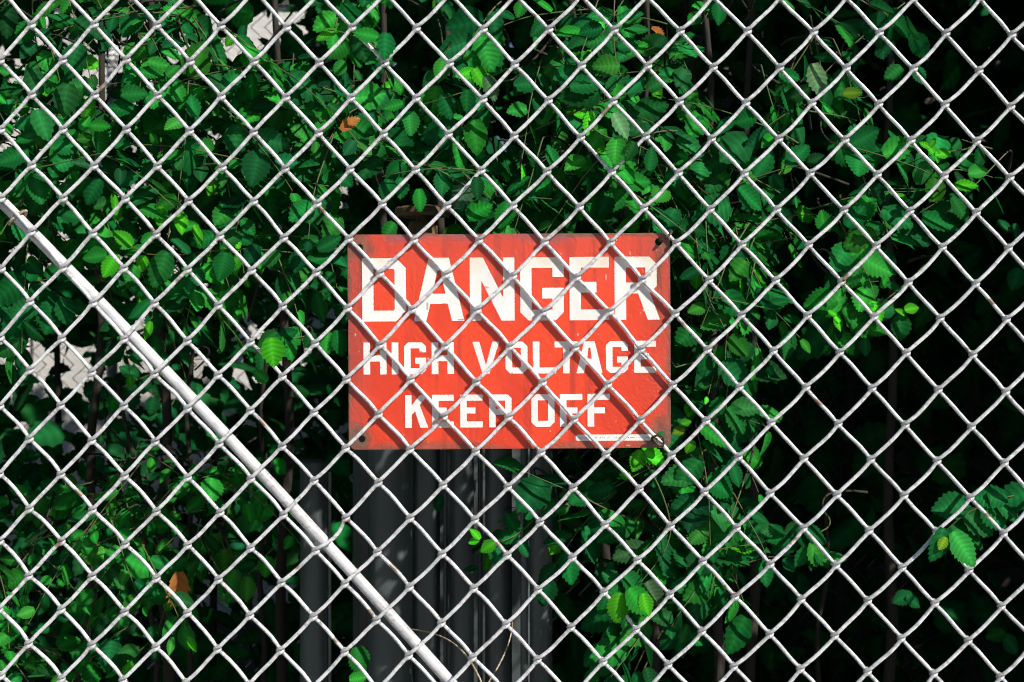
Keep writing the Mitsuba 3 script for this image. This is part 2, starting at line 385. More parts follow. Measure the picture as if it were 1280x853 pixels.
# ------------------------------------------------------------------ the chain-link fence: measured nodes of the weave (row, first half-column, points)
ROWS = {
    0: (1, [(39, 32), (117.5, 31), (196, 32), (276, 33), (358, 35), (440, 35), (521, 35.5), (604.5, 37), (686, 37), (768, 37.5), (851, 39), (934.5, 39), (1017, 40), (1099.5, 41), (1182.5, 42), (1264, 44)]),
    1: (0, [(1, 77), (79, 76), (158, 75), (237.5, 78), (318, 77.5), (399.5, 79), (481, 79), (562, 79.5), (644, 81), (727.5, 82.5), (809.5, 82.5), (892, 84.5), (975.5, 85), (1058, 85), (1142, 86), (1224, 89)]),
    2: (1, [(39.5, 119.5), (119, 119.5), (197.5, 120), (276, 121), (357, 122.5), (439, 123), (520.5, 123), (604, 124.5), (686, 126), (767, 127), (849.5, 127), (932, 129), (1015, 129), (1099, 130.5), (1181, 131), (1262.5, 134)]),
    3: (0, [(2, 163), (79, 162.5), (158, 162), (237.5, 164.5), (317.5, 166), (398, 167), (479.5, 168), (561, 168), (643, 170.5), (726, 172.5), (807, 170.5), (890, 174), (974, 174), (1056, 175), (1139, 175.5), (1221, 177)]),
    4: (1, [(40, 208), (118, 208.5), (196.5, 208.5), (278, 210), (356.5, 212), (438, 212.5), (519.5, 213), (601.5, 213.5), (684.5, 215), (765, 215), (848, 216.5), (930.5, 217), (1013, 216.5), (1097, 218), (1180, 220), (1262.5, 222)]),
    5: (0, [(2, 249), (79, 248), (157, 248.5), (236, 252), (317.5, 252), (396, 255.5), (478, 255.5), (559, 258), (641, 257.5), (724.5, 259), (805, 260.5), (888, 262), (970.5, 262), (1055, 262.5), (1138, 264), (1220.5, 266)]),
    6: (1, [(40, 290), (116, 292), (194.5, 293), (274.5, 295.5), (355, 298), (436, 299), (517, 300.5), (599, 300.5), (681, 303), (763, 303.5), (845, 304), (927.5, 306), (1011, 306), (1095, 307), (1178, 309), (1261, 310)]),
    7: (0, [(2, 337), (79, 335.5), (155, 335.5), (234.5, 337), (314, 338), (395, 341), (475, 342), (557, 343.5), (641, 345.5), (721, 347), (803, 350.5), (886, 350.5), (969.5, 350.5), (1052.5, 352), (1136, 353), (1219.5, 355)]),
    8: (1, [(37.5, 377.5), (116, 379), (192.5, 379), (272.5, 382), (353, 383), (434, 385.5), (515, 387), (596, 388), (679, 390.5), (762, 389), (844, 392), (927, 394), (1009, 394), (1092.5, 395.5), (1175.5, 397.5), (1258, 399)]),
    9: (0, [(0, 423), (77.5, 424), (155.5, 424.5), (233.5, 427), (312.5, 428.5), (394, 430), (475, 432), (556, 433.5), (637.5, 433.5), (719, 435), (801, 437), (884, 437), (967, 438.5), (1050, 440.5), (1132.5, 441), (1215.5, 443.5)]),
    10: (1, [(37, 462.5), (114, 465.5), (192.5, 468), (272.5, 469), (352.5, 471), (432.5, 475), (513, 475), (595, 478.5), (677.5, 478.5), (759.5, 481), (841, 481.5), (924, 484), (1007, 484), (1090, 485), (1173, 487), (1257, 490)]),
    11: (0, [(0, 508.5), (76, 507), (154.5, 507), (234, 511), (313, 513.5), (392.5, 516), (472.5, 518.5), (554, 522), (636, 522), (717.5, 525), (800, 525.5), (882.5, 526), (964, 528.5), (1047.5, 530), (1131, 531), (1214.5, 533.5)]),
    12: (1, [(36, 548.5), (114.5, 551), (194.5, 552), (274, 555), (352, 558.5), (432, 561), (512.5, 562), (594, 565), (676, 566), (757.5, 568.5), (839, 569), (922.5, 571), (1004.5, 573), (1089, 574), (1171, 576), (1255, 578.5)]),
    13: (0, [(0, 593.5), (76, 593.5), (155.5, 595), (235, 597), (314.5, 598.5), (392.5, 601), (472.5, 603.5), (554, 607), (635, 609), (716, 610), (799, 611), (880.5, 615), (962.5, 617), (1045.5, 618.5), (1130, 619), (1213, 622)]),
    14: (1, [(36, 637), (116, 638), (196, 640), (275.5, 641), (355, 644), (433, 648), (512.5, 648), (593, 650), (675, 653), (756, 656.5), (837.5, 658), (920, 660), (1004.5, 660), (1086.5, 663), (1170.5, 664), (1254.5, 666.5)]),
    15: (0, [(0, 677), (76, 676.5), (157, 680.5), (235.5, 681.5), (313.5, 685.5), (395, 689), (471.5, 690.5), (553, 693), (634, 694), (715, 697), (796.5, 700.5), (878.5, 701.5), (962.5, 705.5), (1044.5, 706.5), (1128, 709.5), (1211.5, 713)]),
    16: (1, [(35.5, 720.5), (115, 720.5), (195.5, 723), (273, 724), (352, 728.5), (431, 729.5), (511.5, 734), (592, 735.5), (672.5, 736.5), (754.5, 740), (836.5, 743), (918.5, 745.5), (1001.5, 749), (1084, 750.5), (1168, 754), (1252, 758)]),
    17: (0, [(-2, 763), (76, 762), (156, 765.5), (235, 766), (312, 769.5), (391.5, 770.5), (470.5, 775.5), (552, 779), (632, 780.5), (713.5, 784.5), (795, 787), (877, 789.5), (962, 793), (1043.5, 794.5), (1127, 798), (1210, 801)]),
    18: (1, [(35, 806), (114, 807), (194.5, 809.5), (272, 812), (350.5, 813), (430.5, 814.5), (510.5, 819.5), (591, 822), (671.5, 824.5), (753, 827), (834.5, 831), (917, 833), (1000, 836), (1084, 839.5), (1167, 842), (1250.5, 846)]),
}
known = {}
for r, (u0, pts) in ROWS.items():
    for i, q in enumerate(pts):
        known[(r, u0 + 2 * i)] = q
KU = np.array([[r, u] for r, u in known], float)
KP = np.array(list(known.values()), float)


def basis(r, u):
    r, u = np.asarray(r, float) / 10 - 1, np.asarray(u, float) / 16 - 1
    return np.stack([r ** a * u ** b for a in range(4) for b in range(4 - a)], -1)


coef = np.linalg.lstsq(basis(KU[:, 0], KU[:, 1]), KP, rcond=None)[0]


def node(r, u):
    if (r, u) in known:
        return 0.25 * (basis(r, u) @ coef) + 0.75 * np.array(known[(r, u)])
    rc, uc = min(max(r, 0), 18), min(max(u, 0), 31)
    j = np.array([math.sin(r * 12.9 + u * 78.2), math.sin(r * 39.3 + u * 11.1)]) * 0.7
    return basis(rc, uc) @ coef + np.array([(u - uc) * 41.2, (r - rc) * 43.8]) + j


FENCE = 'chain_link_fence'
tag(FENCE, 'white painted chain link fence filling the view in front of the sign and leaves', 'fence')
WR, HE, HS, HD = 0.00218, 0.0029, 0.0030, 0.0026
U0, U1, R0, R1 = -9, 41, -15, 34
for u in range(U0, U1):
    # the wire between node columns u and u + 1, woven upwards
    pts, worn = [], []
    rows = [r for r in range(R1, R0 - 1, -1)]
    prev = None
    for r in rows:
        right = (r + (u + 1)) % 2 == 1              # row 0 holds odd half-columns
        cu = u + 1 if right else u
        q = node(r, cu)
        c = at(q[0], q[1], 0.0)
        jit = math.sin(r * 5.7 + cu * 2.3) * 0.0004
        sg = 1 if right else -1
        yin, yout = (-HD, HD) if right else (HD, -HD)
        end_in = c + np.array([-sg * 0.0026, yin, -HS - 0.0002])
        end_out = c + np.array([-sg * 0.0026, yout, HS + 0.0002])
        if prev is not None:
            d = end_in - prev
            nrm = unit([d[2], 0, -d[0]])            # across the wire, in the fence plane
            fx, fy = min(max(q[0] / 1280, 0), 1), min(max(q[1] / 853, 0), 1)
            w = math.sin(r * 3.1 + u * 7.7)
            if right:   # front "/" piece: nrm points down to the right
                b = S * (0.3 + 1.2 * fx + 0.5 * w)
                if (r, cu) == (14, 11): b = S * 6.0
            else:       # back "\" piece: nrm points up to the right
                b = S * (0.2 + 1.9 * (1 - fx) * fy + 0.5 * w)
            sh = 0.5 * S * math.sin(r * 1.9 + u * 4.1)
            for t in (0.0, 0.1, 0.3, 0.5, 0.7, 0.9, 1.0):
                pts.append(prev + d * t + nrm * (b * 4 * t * (1 - t) + sh * math.sin(2 * math.pi * t)))
                worn.append({0.0: 0.85, 0.1: 0.25, 0.9: 0.35, 1.0: 0.95}.get(t, 0.0))
        for th in (-60, -25, 0, 25, 60):
            a = math.radians(th)
            pts.append(c + np.array([sg * (HE * (2.2 * math.cos(a) - 1.2)) + jit, (1 if right else -1) * HD * math.sin(a), HS * math.sin(a) * 1.0]))
            worn.append(1.0)
        prev = end_out
        pts.append(end_out) if False else None
    P3 = np.array(pts)
    wu = np.r_[np.repeat(worn, 10), 0, 0]
    put('wire', tube(P3, WR, 10), 'wire_paint', FENCE, smooth=True, uv=np.c_[wu, wu])
# brace pipe behind the weave
PX = np.array([(17, 267), (62.5, 313), (140, 395.5), (200, 456), (270, 533), (402, 671), (545, 834)], float)
pf = np.polyfit(PX[:, 0], PX[:, 1], 2)
bp = np.array([at(x, np.polyval(pf, x), 0.0130) for x in np.linspace(-200, 700, 60)])
a, b = bp[14], bp[16]
put('brace_pipe', tube(bp, 0.0066, 18), 'pipe_paint', FENCE, smooth=50)
tag('chain_link_fence__brace_pipe', 'diagonal white pipe behind the mesh at lower left')
c = at(20, 270, 0.0135)
ax = unit(b - a)
e1 = unit(np.cross(ax, [0, 1, 0]))
th = np.linspace(0, 2 * np.pi * 0.93, 26) + 2.0
ring = [c + 0.0086 * (math.cos(q) * e1 * 1.35 + math.sin(q) * np.array([0, 1.0, 0])) + ax * (0.0006 * q) for q in th]
put('tie_wire', tube(ring, 0.0017, 8), 'rusty_wire', FENCE, smooth=60)
put('top_rail', tube([[-2.3, 0.026, 2.16], [2.3, 0.026, 2.16]], 0.02, 20), 'pipe_paint', FENCE, smooth=50)
for x in (-1.42, 1.62):
    put('post', tube([[x, 0.032, -0.1], [x, 0.032, 2.2]], 0.025, 20), 'pipe_paint', FENCE, smooth=50)

# ------------------------------------------------------------------ the sign
SIGN = 'danger_sign'
tag(SIGN, 'red enamel DANGER HIGH VOLTAGE KEEP OFF sign hung behind the fence mesh', 'sign')
TILT = (0.0022, -0.0010)                 # extra depth towards the right and the bottom edge


def sign_place(m):
    """From sign coordinates (photo pixels right and up from the sign's centre, thickness in metres towards the viewer) to the world."""
    v = np.asarray(m.vertices, float)
    ang = math.radians(0.36)
    x, z = v[:, 0] * SGK, v[:, 1] * SGK
    X_, Z_ = x * math.cos(ang) - z * math.sin(ang), x * math.sin(ang) + z * math.cos(ang)
    y = SIGN_Y + 0.0012 + TILT[0] * X_ / SW * 0.45 + TILT[1] * Z_ / SH
    m.vertices = np.c_[SC[0] + X_, y - v[:, 2], SC[2] + Z_]
    m.invert() if m.volume < 0 else None
    return m


cx0, cy0 = (SG_L + SG_R) / 2, (SG_T + SG_B) / 2
hw, hh = (SG_R - SG_L) / 2, (SG_B - SG_T) / 2
plate = sbox(-hw, -hh, hw, hh).buffer(-9).buffer(9, quad_segs=6)
holes = [Point(x - cx0, cy0 - y).buffer(r, quad_segs=8) for x, y, r in ((824, 303.5, 4.4), (825, 545.5, 4.6), (451.5, 548, 4.2), (450.5, 308.5, 4.2))]
hu = unary_union(holes)
parts = []
for inset, z0, z1 in ((0, -0.0012, 0.0), (0.5, -0.0002, 0.0004), (1.2, 0.0003, 0.0007)):
    pg = plate.buffer(-inset).difference(hu.buffer(inset))
    m = trimesh.creation.extrude_polygon(pg, z1 - z0, engine='earcut')
    m.apply_translation([0, 0, z0])
    parts.append(m)
put('plate', sign_place(cat(parts)), 'red_enamel', SIGN)


# block letters with cut corners: strokes in a unit box (w x 1), widened to the stroke width
def glyph(ch, w, h, s, sv=None):
    sv = sv or s
    a, b, t, m_ = s / 2, w - s / 2, h - sv / 2, h / 2
    lo, cut = sv / 2, 0.21 * h
    L = lambda p: LineString(p).buffer(s / 2, cap_style='flat', join_style='mitre', mitre_limit=3)
    box_ = lambda x0, y0, x1, y1: sbox(x0, y0, x1, y1)
    if ch == 'D':
        o = Polygon([(0, 0), (w - cut * .75, 0), (w, cut * .75), (w, h - cut * .75), (w - cut * .75, h), (0, h)])
        i = Polygon([(s, sv), (w - s - 1.5, sv), (w - s, sv + 2), (w - s, h - sv - 2), (w - s - 1.5, h - sv), (s, h - sv)])
        g = o.difference(i)
    elif ch == 'O':
        k = cut * .7
        o = Polygon([(k, 0), (w - k, 0), (w, k), (w, h - k), (w - k, h), (k, h), (0, h - k), (0, k)])
        g = o.difference(sbox(s, sv, w - s, h - sv).buffer(-.8).buffer(.8))
    elif ch == 'G':
        k = cut * .62
        o = Polygon([(k, 0), (w - k, 0), (w, k), (w, h - k), (w - k, h), (k, h), (0, h - k), (0, k)])
        g = o.difference(sbox(s, sv, w - s, h - sv)).difference(sbox(w - s - 1, 0.515 * h, w + 1, 0.685 * h))
        g = unary_union([g, sbox(w * 0.5, 0.515 * h - sv, w, 0.515 * h)])
    elif ch == 'A':
        tw = w * 0.40
        o = Polygon([(0, 0), (s * 1.05, 0), (s * 1.05 + (w * .5 - s * .52) * 0.28, 0.28 * h - 0.0), (0, 0)])
        out = Polygon([(0, 0), (w, 0), (w - (w - tw) / 2 * 1.0, h), ((w - tw) / 2, h)])
        e = (w - tw) / 2 / h
        inner_top = (w / 2, h * 0.82)
        low = Polygon([(s * 1.08, -1), (w - s * 1.08, -1), (w - s * 1.08 - e * (0.27 * h + 1), 0.27 * h), (s * 1.08 + e * (0.27 * h + 1), 0.27 * h)])
        y2 = 0.27 * h + sv * 0.95
        ctr = Polygon([(s * 1.08 + e * y2, y2), (w - s * 1.08 - e * y2, y2), (w / 2 + s * .14, h * 0.80), (w / 2 - s * .14, h * .80)])
        g = out.difference(low).difference(ctr)
    elif ch == 'N':
        g = unary_union([sbox(0, 0, s, h), sbox(w - s, 0, w, h), Polygon([(0, h), (s * 1.15, h), (w, 0), (w - s * 1.15, 0)])])
    elif ch == 'E':
        g = unary_union([sbox(0, 0, s, h), sbox(0, 0, w, sv), sbox(0, h - sv, w, h), sbox(0, m_ - sv / 2 + .02 * h, w * .68, m_ + sv / 2 + .02 * h)])
    elif ch == 'F':
        g = unary_union([sbox(0, 0, s, h), sbox(0, h - sv, w, h), sbox(0, m_ - sv / 2, w * .78, m_ + sv / 2)])
    elif ch == 'R':
        k = cut * .55
        o = Polygon([(0, 0.42 * h), (w * .93 - k, .42 * h), (w * .93, .42 * h + k), (w * .93, h - k), (w * .93 - k, h), (0, h)])
        g = o.difference(sbox(s, .42 * h + sv, w * .93 - s, h - sv))
        g = unary_union([g, sbox(0, 0, s, h), Polygon([(w * .50, .45 * h), (w * .50 + s * 1.05, .45 * h), (w, 0), (w - s * 1.08, 0)])])
    elif ch == 'P':
        k = cut * .55
        o = Polygon([(0, 0.38 * h), (w - k, .38 * h), (w, .38 * h + k), (w, h - k), (w - k, h), (0, h)])
        g = unary_union([o.difference(sbox(s, .38 * h + sv, w - s, h - sv)), sbox(0, 0, s, h)])
    elif ch == 'H':
        g = unary_union([sbox(0, 0, s, h), sbox(w - s, 0, w, h), sbox(0, m_ - sv / 2, w, m_ + sv / 2)])
    elif ch == 'I':
        g = sbox(0, 0, w, h)
    elif ch == 'V':
        g = Polygon([(0, h), (s * 1.06, h), (w / 2, h * .26), (w - s * 1.06, h), (w, h), (w / 2 + s * .52, 0), (w / 2 - s * .52, 0)])
    elif ch == 'L':
        g = unary_union([sbox(0, 0, s, h), sbox(0, 0, w, sv)])
    elif ch == 'T':
        g = unary_union([sbox(w / 2 - s / 2, 0, w / 2 + s / 2, h), sbox(0, h - sv, w, h)])
    elif ch == 'K':
        g = unary_union([sbox(0, 0, s, h), Polygon([(s * .8, .33 * h), (s * .8, .33 * h + s * 1.5), (w - s * 1.2, h), (w, h)]),
                         Polygon([(s * 1.35, .62 * h), (s * 2.1, .76 * h), (w + s * .05, 0), (w - s * 1.18, 0)])])
    return g.buffer(0.55).buffer(-1.1).buffer(0.55)


def letters(text, base, h, s, sv):
    for i, (ch, x0, x1) in enumerate(text):
        gl = affinity.translate(glyph(ch, x1 - x0, h, s, sv), x0 - cx0, cy0 - base).difference(hu)
        m = cat([trimesh.creation.extrude_polygon(q, 0.00022, engine='earcut') for q in getattr(gl, 'geoms', [gl]) if q.area > 1])
        m.apply_translation([0, 0, 0.00068])
        put('letter', sign_place(m), 'white_enamel', SIGN)


letters([('D', 453.2, 508), ('A', 517.5, 580.8), ('N', 587.8, 643.5), ('G', 650.7, 705.2), ('E', 712.4, 761.8), ('R', 768.8, 825.4)], 401, 79, 14.2, 13.4)
letters([('H', 454.3, 483), ('I', 489.6, 497.8), ('G', 505, 532.5), ('H', 539.5, 567.3), ('V', 590.5, 624), ('O', 631.8, 659.2), ('L', 666, 695), ('T', 693.2, 722.5),
         ('A', 720.5, 753), ('G', 757.4, 785), ('E', 792.6, 820.2)], 467.3, 40, 8.2, 7.6)
letters([('K', 505.8, 534.4), ('E', 539.5, 566.7), ('E', 574.7, 602.8), ('P', 610.7, 639), ('O', 663.7, 692.7), ('F', 699.4, 727.5), ('F', 734, 762)], 534.3, 41, 8.2, 7.6)
strip = sbox(719 - cx0 + 3, cy0 - 549.2, 811 - cx0, cy0 - 547.2).buffer(2.9, quad_segs=6)
m = trimesh.creation.extrude_polygon(strip, 0.0002, engine='earcut')
m.apply_translation([0, 0, 0.00068])
k = put('maker_strip', sign_place(m), 'white_enamel', SIGN)
tag(k, 'thin white strip of tiny black print')
marks, x = [], 722.0
r2 = np.random.default_rng(3)
while x < 808:                                                       # tiny print, too small in the photograph to read
    wd = r2.uniform(0.35, 1.1)
    if r2.random() < 0.7:
        hgt = r2.uniform(0.6, 1.25)
        marks.append(trimesh.creation.extrude_polygon(sbox(x - cx0, cy0 - 548.9, x + wd - cx0, cy0 - 548.9 + hgt), 0.00008, engine='earcut'))
    x += wd + r2.uniform(0.25, 0.9)
m = cat(marks)
m.apply_translation([0, 0, 0.00087])
put('small_print', sign_place(m), 'print_black', SIGN)
# wires that hold it to the mesh
p0 = at(824.5, 303.5, 0.012)
k = put('tie_wire', tube(spline([p0 + [0, 0.004, 0.0], at(828, 300, 0.001), at(833, 297, -0.0055), at(837.5, 293, -0.004), at(838.5, 288.5, 0.004), at(834, 290, 0.0085), at(829, 299, 0.0085), at(826, 303, 0.018)], 30), 0.0013, 8), 'dark_wire', SIGN, smooth=60)
k = put('tie_wire', tube(spline([at(825, 545, 0.018), at(822, 549, 0.003), at(819, 552, -0.0052), at(824, 556.5, -0.0055), at(829, 553, 0.003), at(827, 548, 0.012), at(821, 552, 0.0088), at(815, 548, -.001), at(820, 545, -.0045), at(828, 559, .001)], 44), 0.0014, 8), 'dark_wire', SIGN, smooth=60)

# ------------------------------------------------------------------ leaves
NVEIN = 8
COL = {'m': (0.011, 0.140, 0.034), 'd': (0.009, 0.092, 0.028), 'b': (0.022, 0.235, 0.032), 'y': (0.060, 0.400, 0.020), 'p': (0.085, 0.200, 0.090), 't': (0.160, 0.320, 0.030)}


def leaf_mesh(base, axis, normal, length, width=None, cls='m', fold=None, curl=None, r=rng, serr=1.0, hi=True):
    """An elm leaf: serrated edge, sunken side veins, folded along the midrib. Returns vertices, faces, colours."""
    a = unit(axis)
    n = unit(np.asarray(normal, float) - a * (np.dot(normal, a)))
    b = np.cross(n, a)
    smooth_ = serr < 0.3
    width = width or length * (r.uniform(0.40, 0.54) if smooth_ else r.uniform(0.58, 0.78))
    fold = r.uniform(0.02, 0.30) if fold is None else fold
    curl = r.uniform(0.02, 0.30) if curl is None else curl
    skew = r.uniform(-0.06, 0.06)
    nv = int(r.integers(6, 10)) if hi else 4
    M = 2 * nv + 1
    ui = np.linspace(0.0, 1.0, M)
    vein = (np.arange(M) % 2 == 1)
    puff = 0.021 * length * (0.8 if hi else 0) * (0.45 if smooth_ else r.uniform(0.6, 1.2))
    vk = 0.35 if smooth_ else r.uniform(0.5, 1.1)
    V, C = [], []
    fr = np.array([0.0, 0.5, 1.0]) if hi else np.array([0.0, 1.0])
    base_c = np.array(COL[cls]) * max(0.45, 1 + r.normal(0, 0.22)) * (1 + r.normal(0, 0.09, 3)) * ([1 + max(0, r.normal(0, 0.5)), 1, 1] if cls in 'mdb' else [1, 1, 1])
    wprof = lambda u: 1.10 * np.sin(np.pi * np.clip(u, 0, 1) ** 0.74) ** 0.85 * (1 - 0.42 * np.clip(u, 0, 1) ** 2.2)
    wave = r.uniform(0, 6.28)
    for side in (-1, 1):
        for q in fr:
            um = ui + 0.13 * q * np.sin(np.pi * ui) ** 0.5
            w = wprof(ui + 0.06 * q) * width / 2 * (1 + skew * side)
            if q == 1.0:
                w = w * np.where(vein, 1.0 + 0.085 * serr, 1.0 - 0.085 * serr)
                um = um + np.where(vein, 0.034 * serr, -0.008 * serr)
            um = np.minimum(um, 1.0 - (1 - ui) * 0.2)
            v = side * q * w
            z = np.where(vein, -puff, puff) * q * (1.5 - q) * np.sin(np.pi * ui) + fold * np.abs(v) - curl * length * um ** 2 * 0.6
            z = z + 0.02 * length * np.sin(5.5 * um + wave + side) * q
            V.append(np.asarray(base) + np.outer(um * length, a) + np.outer(v, b) + np.outer(z, n))
            k = 0.90 + (0.50 if q < .9 else 0.2) * vk * vein + (0.65 if q == 0 else 0.0) - 0.06 * (q == 1.0)
            C.append(base_c * np.broadcast_to(np.asarray(k, float), (M,))[:, None])
    V, C = np.vstack(V), np.vstack(C)
    f, nf = [], len(fr)
    for s_ in range(2):
        for q in range(nf - 1):
            o0, o1 = (s_ * nf + q) * M, (s_ * nf + q + 1) * M
            i = np.arange(M - 1)
            A = np.c_[o0 + i, o1 + i, o1 + i + 1]
            B_ = np.c_[o0 + i, o1 + i + 1, o0 + i + 1]
            fs = np.vstack([A, B_])
            f.append(fs if s_ == 1 else fs[:, ::-1])
    return V, np.vstack(f)[:, ::-1], C


class Plant:
    def __init__(self, kind, label, cat_, group=None):
        self.k = key(kind)
        tag(self.k, label, cat_, group)
        self.leaves, self.twigs, self.stems, self.branches = [], [], [], []

    def leaf(self, base, axis, normal, length, cls='m', front=None, **kw):
        v, f, c = leaf_mesh(base, axis, normal, length, cls=cls, **kw)
        if front:                                   # pokes out through the mesh towards the viewer
            v[:, 1] += min(0.0, -0.0075 - v[:, 1].max())
        else:
            lim = 0.0135
            if abs(v[:, 0].mean() - SC[0]) < SW + 0.004 and abs(v[:, 2].mean() - SC[2]) < SH + 0.03: lim = 0.0165
            v[:, 1] += max(0.0, lim - v[:, 1].min())
        self.leaves.append((v, f, c))

    def stem(self, pts, r0, r1):
        p = spline(pts, 24)
        p[:, :2] += 0.006 * np.c_[np.sin(np.arange(24) * 1.3 + len(self.stems)), np.cos(np.arange(24) * 1.7)]
        self.stems.append((p, np.linspace(r0, r1, 24)))

    def nearest(self, q):
        best, bd = None, 9
        for p, _ in self.stems:
            d = np.linalg.norm((p - q) * [1, 1, 0.8] + [0, 0, 0.10], axis=1)
            i = d.argmin()
            if d[i] < bd: best, bd = p[i], d[i]
        return best

    def twig(self, pts, r0=0.0010, r1=0.0005, join=True):
        p = np.asarray(pts, float)
        if join and self.stems:
            s0 = self.nearest(p[0] + rng.normal(0, 0.08, 3))
            if np.linalg.norm(s0 - p[0]) > 0.20:      # the rest of the branch is lost among the leaves behind
                s0 = p[0] + unit(s0 - p[0]) * 0.07 + np.array([rng.normal(0, 0.03), 0.08, rng.normal(0, 0.03)])
            m = (s0 * 0.45 + p[0] * 0.55) + [rng.normal(0, 0.01), 0.03, 0.01]
            lead = spline([s0, m, p[0]], 8)[:-1]
            self.branches.append((np.vstack([lead, p[0]]), np.linspace(r0 * 1.8, r0, 8)))
        if True:
            q, rr = spline(p, 12), np.linspace(r0, r1, 12)
        q[:, 1] = np.maximum(q[:, 1], 0.013) if q[:, 1].max() > 0.006 else q[:, 1]
        self.twigs.append((q, rr))

    def finish(self, most=300):
        for p, r in self.stems: put('stem', tube(p, r, 9), 'bark', self.k, smooth=True)
        for p, r in self.branches: put('branch', tube(p, r, 6), 'bark', self.k, smooth=True)
        for p, r in self.twigs: put('twig', tube(p, r, 6), 'green_twig', self.k, smooth=True)

        def size(l):
            v = l[0]
            s = DIST / (DIST + v[:, 1].mean())
            inside = abs(v[:, 0].mean() * s) < 0.60 and abs(v[:, 2].mean() - EYE) * s < 0.41
            return np.linalg.norm(v[0] - v[-1]) * s * (1 if inside else 0.01)
        ls = sorted(self.leaves, key=size, reverse=True)
        for v, f, c in ls[:most]:
            put('leaf', (v, f), 'leaf_blade', self.k, smooth=True, color=c)
        if len(ls) > most:
            k = foliage(ls[most:], self.k)


def foliage(ls, parent, name='foliage', label='leaves too many to tell apart'):
    o, V, Fc, C = 0, [], [], []
    for v, f, c in ls:
        V.append(v); Fc.append(f + o); C.append(c); o += len(v)
    k = put(name, (np.vstack(V), np.vstack(Fc)), 'leaf_blade', parent, smooth=True, color=np.vstack(C))
    labels[k] = {'kind': 'stuff'}
    return k


DARK = [(430, 212, 562, 292), (866, 35, 950, 126), (965, 440, 1290, 606), (935, 722, 1290, 860), (1105, 312, 1290, 606), (385, 566, 590, 860), (1185, -10, 1290, 160), (1090, 60, 1290, 172), (120, 52, 160, 102), (305, -10, 388, 34), (240, 455, 432, 572), (245, 738, 385, 860)]


def bare(p):
    """Places where the shrubs have no leaves and one sees into the dark."""
    k = S * (DIST + p[1]) / DIST
    px, py = 640 + p[0] / k, 426.5 - (p[2] - EYE) / k
    return any(a < px < c and b < py < d for a, b, c, d in DARK)


def spray(pl, px, py, y, ang, length, nleaf, size, young=0.15, cls=('m', 'm', 'd', 'b'), droop=0.35, r=rng, join=True):
    """A twig with alternate leaves in one loose plane."""
    p0 = at(px, py, y)
    d = unit([math.cos(math.radians(ang)), r.normal(-0.15, 0.3), math.sin(math.radians(ang))])
    nrm = unit(np.array([0.42, -0.72, 0.62]) + r.normal(0, 0.30, 3))
    pts = [p0]
    dd = d.copy()
    for i in range(6):
        dd = unit(dd + [0, 0, -droop / 6] + r.normal(0, 0.05, 3))
        pts.append(pts[-1] + dd * length / 6)
    pts = np.array(pts)
    clear = [i for i in range(1, 7) if bare(pts[i])]
    cut = pts[:clear[0]] if clear else pts
    if len(cut) < 3: return
    pl.twig(cut, join=join)
    q = spline(pts, nleaf + 1)
    serr = r.uniform(0.0, 0.25) if r.random() < 0.14 else r.uniform(0.45, 1.15)
    for i in range(nleaf + 1):
        t = i / nleaf
        if i == 0: continue
        tang = unit(q[min(i + 1, nleaf)] - q[i - 1])
        side = np.cross(nrm, tang) * (1 if i % 2 else -1)
        a = unit(0.85 * side + 0.55 * tang + [0, 0, -0.22] + r.normal(0, 0.22, 3))
        if i == nleaf: a = unit(tang + r.normal(0, 0.2, 3))
        L = size * r.choice([0.6, 0.85, 1.0, 1.0, 1.25]) * (0.65 + 0.5 * math.sin(math.pi * min(1, 0.15 + 0.72 * t))) * r.uniform(0.8, 1.15)
        c = r.choice(cls)
        if t > 0.7 and r.random() < young * 2.2:
            c = 'y' if r.random() < 0.55 else 'b'
            L *= 0.62 if t > 0.9 else 0.8
        elif r.random() < young * 0.35: c = 'b'
        n_ = unit(nrm + r.normal(0, 0.36, 3))
        if bare(q[i] + a * L * 0.5): continue
        pl.leaf(q[i] + a * 0.003, a, n_, L, cls=c, r=r, serr=serr)


def hero(pl, cx, cy, lpx, ang, y=0.03, cls='m', front=False, face=None, tilt=0.0, **kw):
    """A leaf measured in the photograph: its middle, its length and the way its tip points."""
    k = S * (DIST + y) / DIST
    a = unit([math.cos(math.radians(ang)), tilt, math.sin(math.radians(ang))])
    L = lpx * k * 1.06
    base = at(cx, cy, y) - a * L * 0.5
    n = np.array([0.28, -0.85, 0.42]) if face is None else np.array(face)
    n = n + rng.normal(0, 0.16, 3)
    pl.leaf(base, a, n, L, cls=cls, front=front, r=rng, **kw)


# --- plants. stems first so that twigs can join them
A = Plant('elm_shrub', 'dense elm shrub with sunlit serrated leaves left of the sign', 'shrub')
Bp = Plant('elm_shrub', 'elm shrub spreading sunlit leaves above the top edge of the sign', 'shrub')
Cp = Plant('elm_shrub', 'elm shrub hanging leafy twigs down the right edge of the sign', 'shrub')
D = Plant('elm_shrub', 'elm shrub with sprays reaching out of the dark at upper right', 'shrub')
E = Plant('elm_shrub', 'shaded shrub of small round leaves behind the diagonal pipe at lower left', 'shrub')
G = Plant('elm_sapling', 'thin sapling with two leafy sprays against the dark at lower right', 'sapling')


def ground_stem(pl, px, y, top_px, top_y, r0=0.012, r1=0.004):
    b = at(px, 426, y); b[2] = -0.02
    t = at(top_px, top_y, y * 0.9)
    m = (b * 0.45 + t * 0.55) + [rng.normal(0, 0.03), 0.05, 0]
    pl.stem([b, m, t], r0, r1)


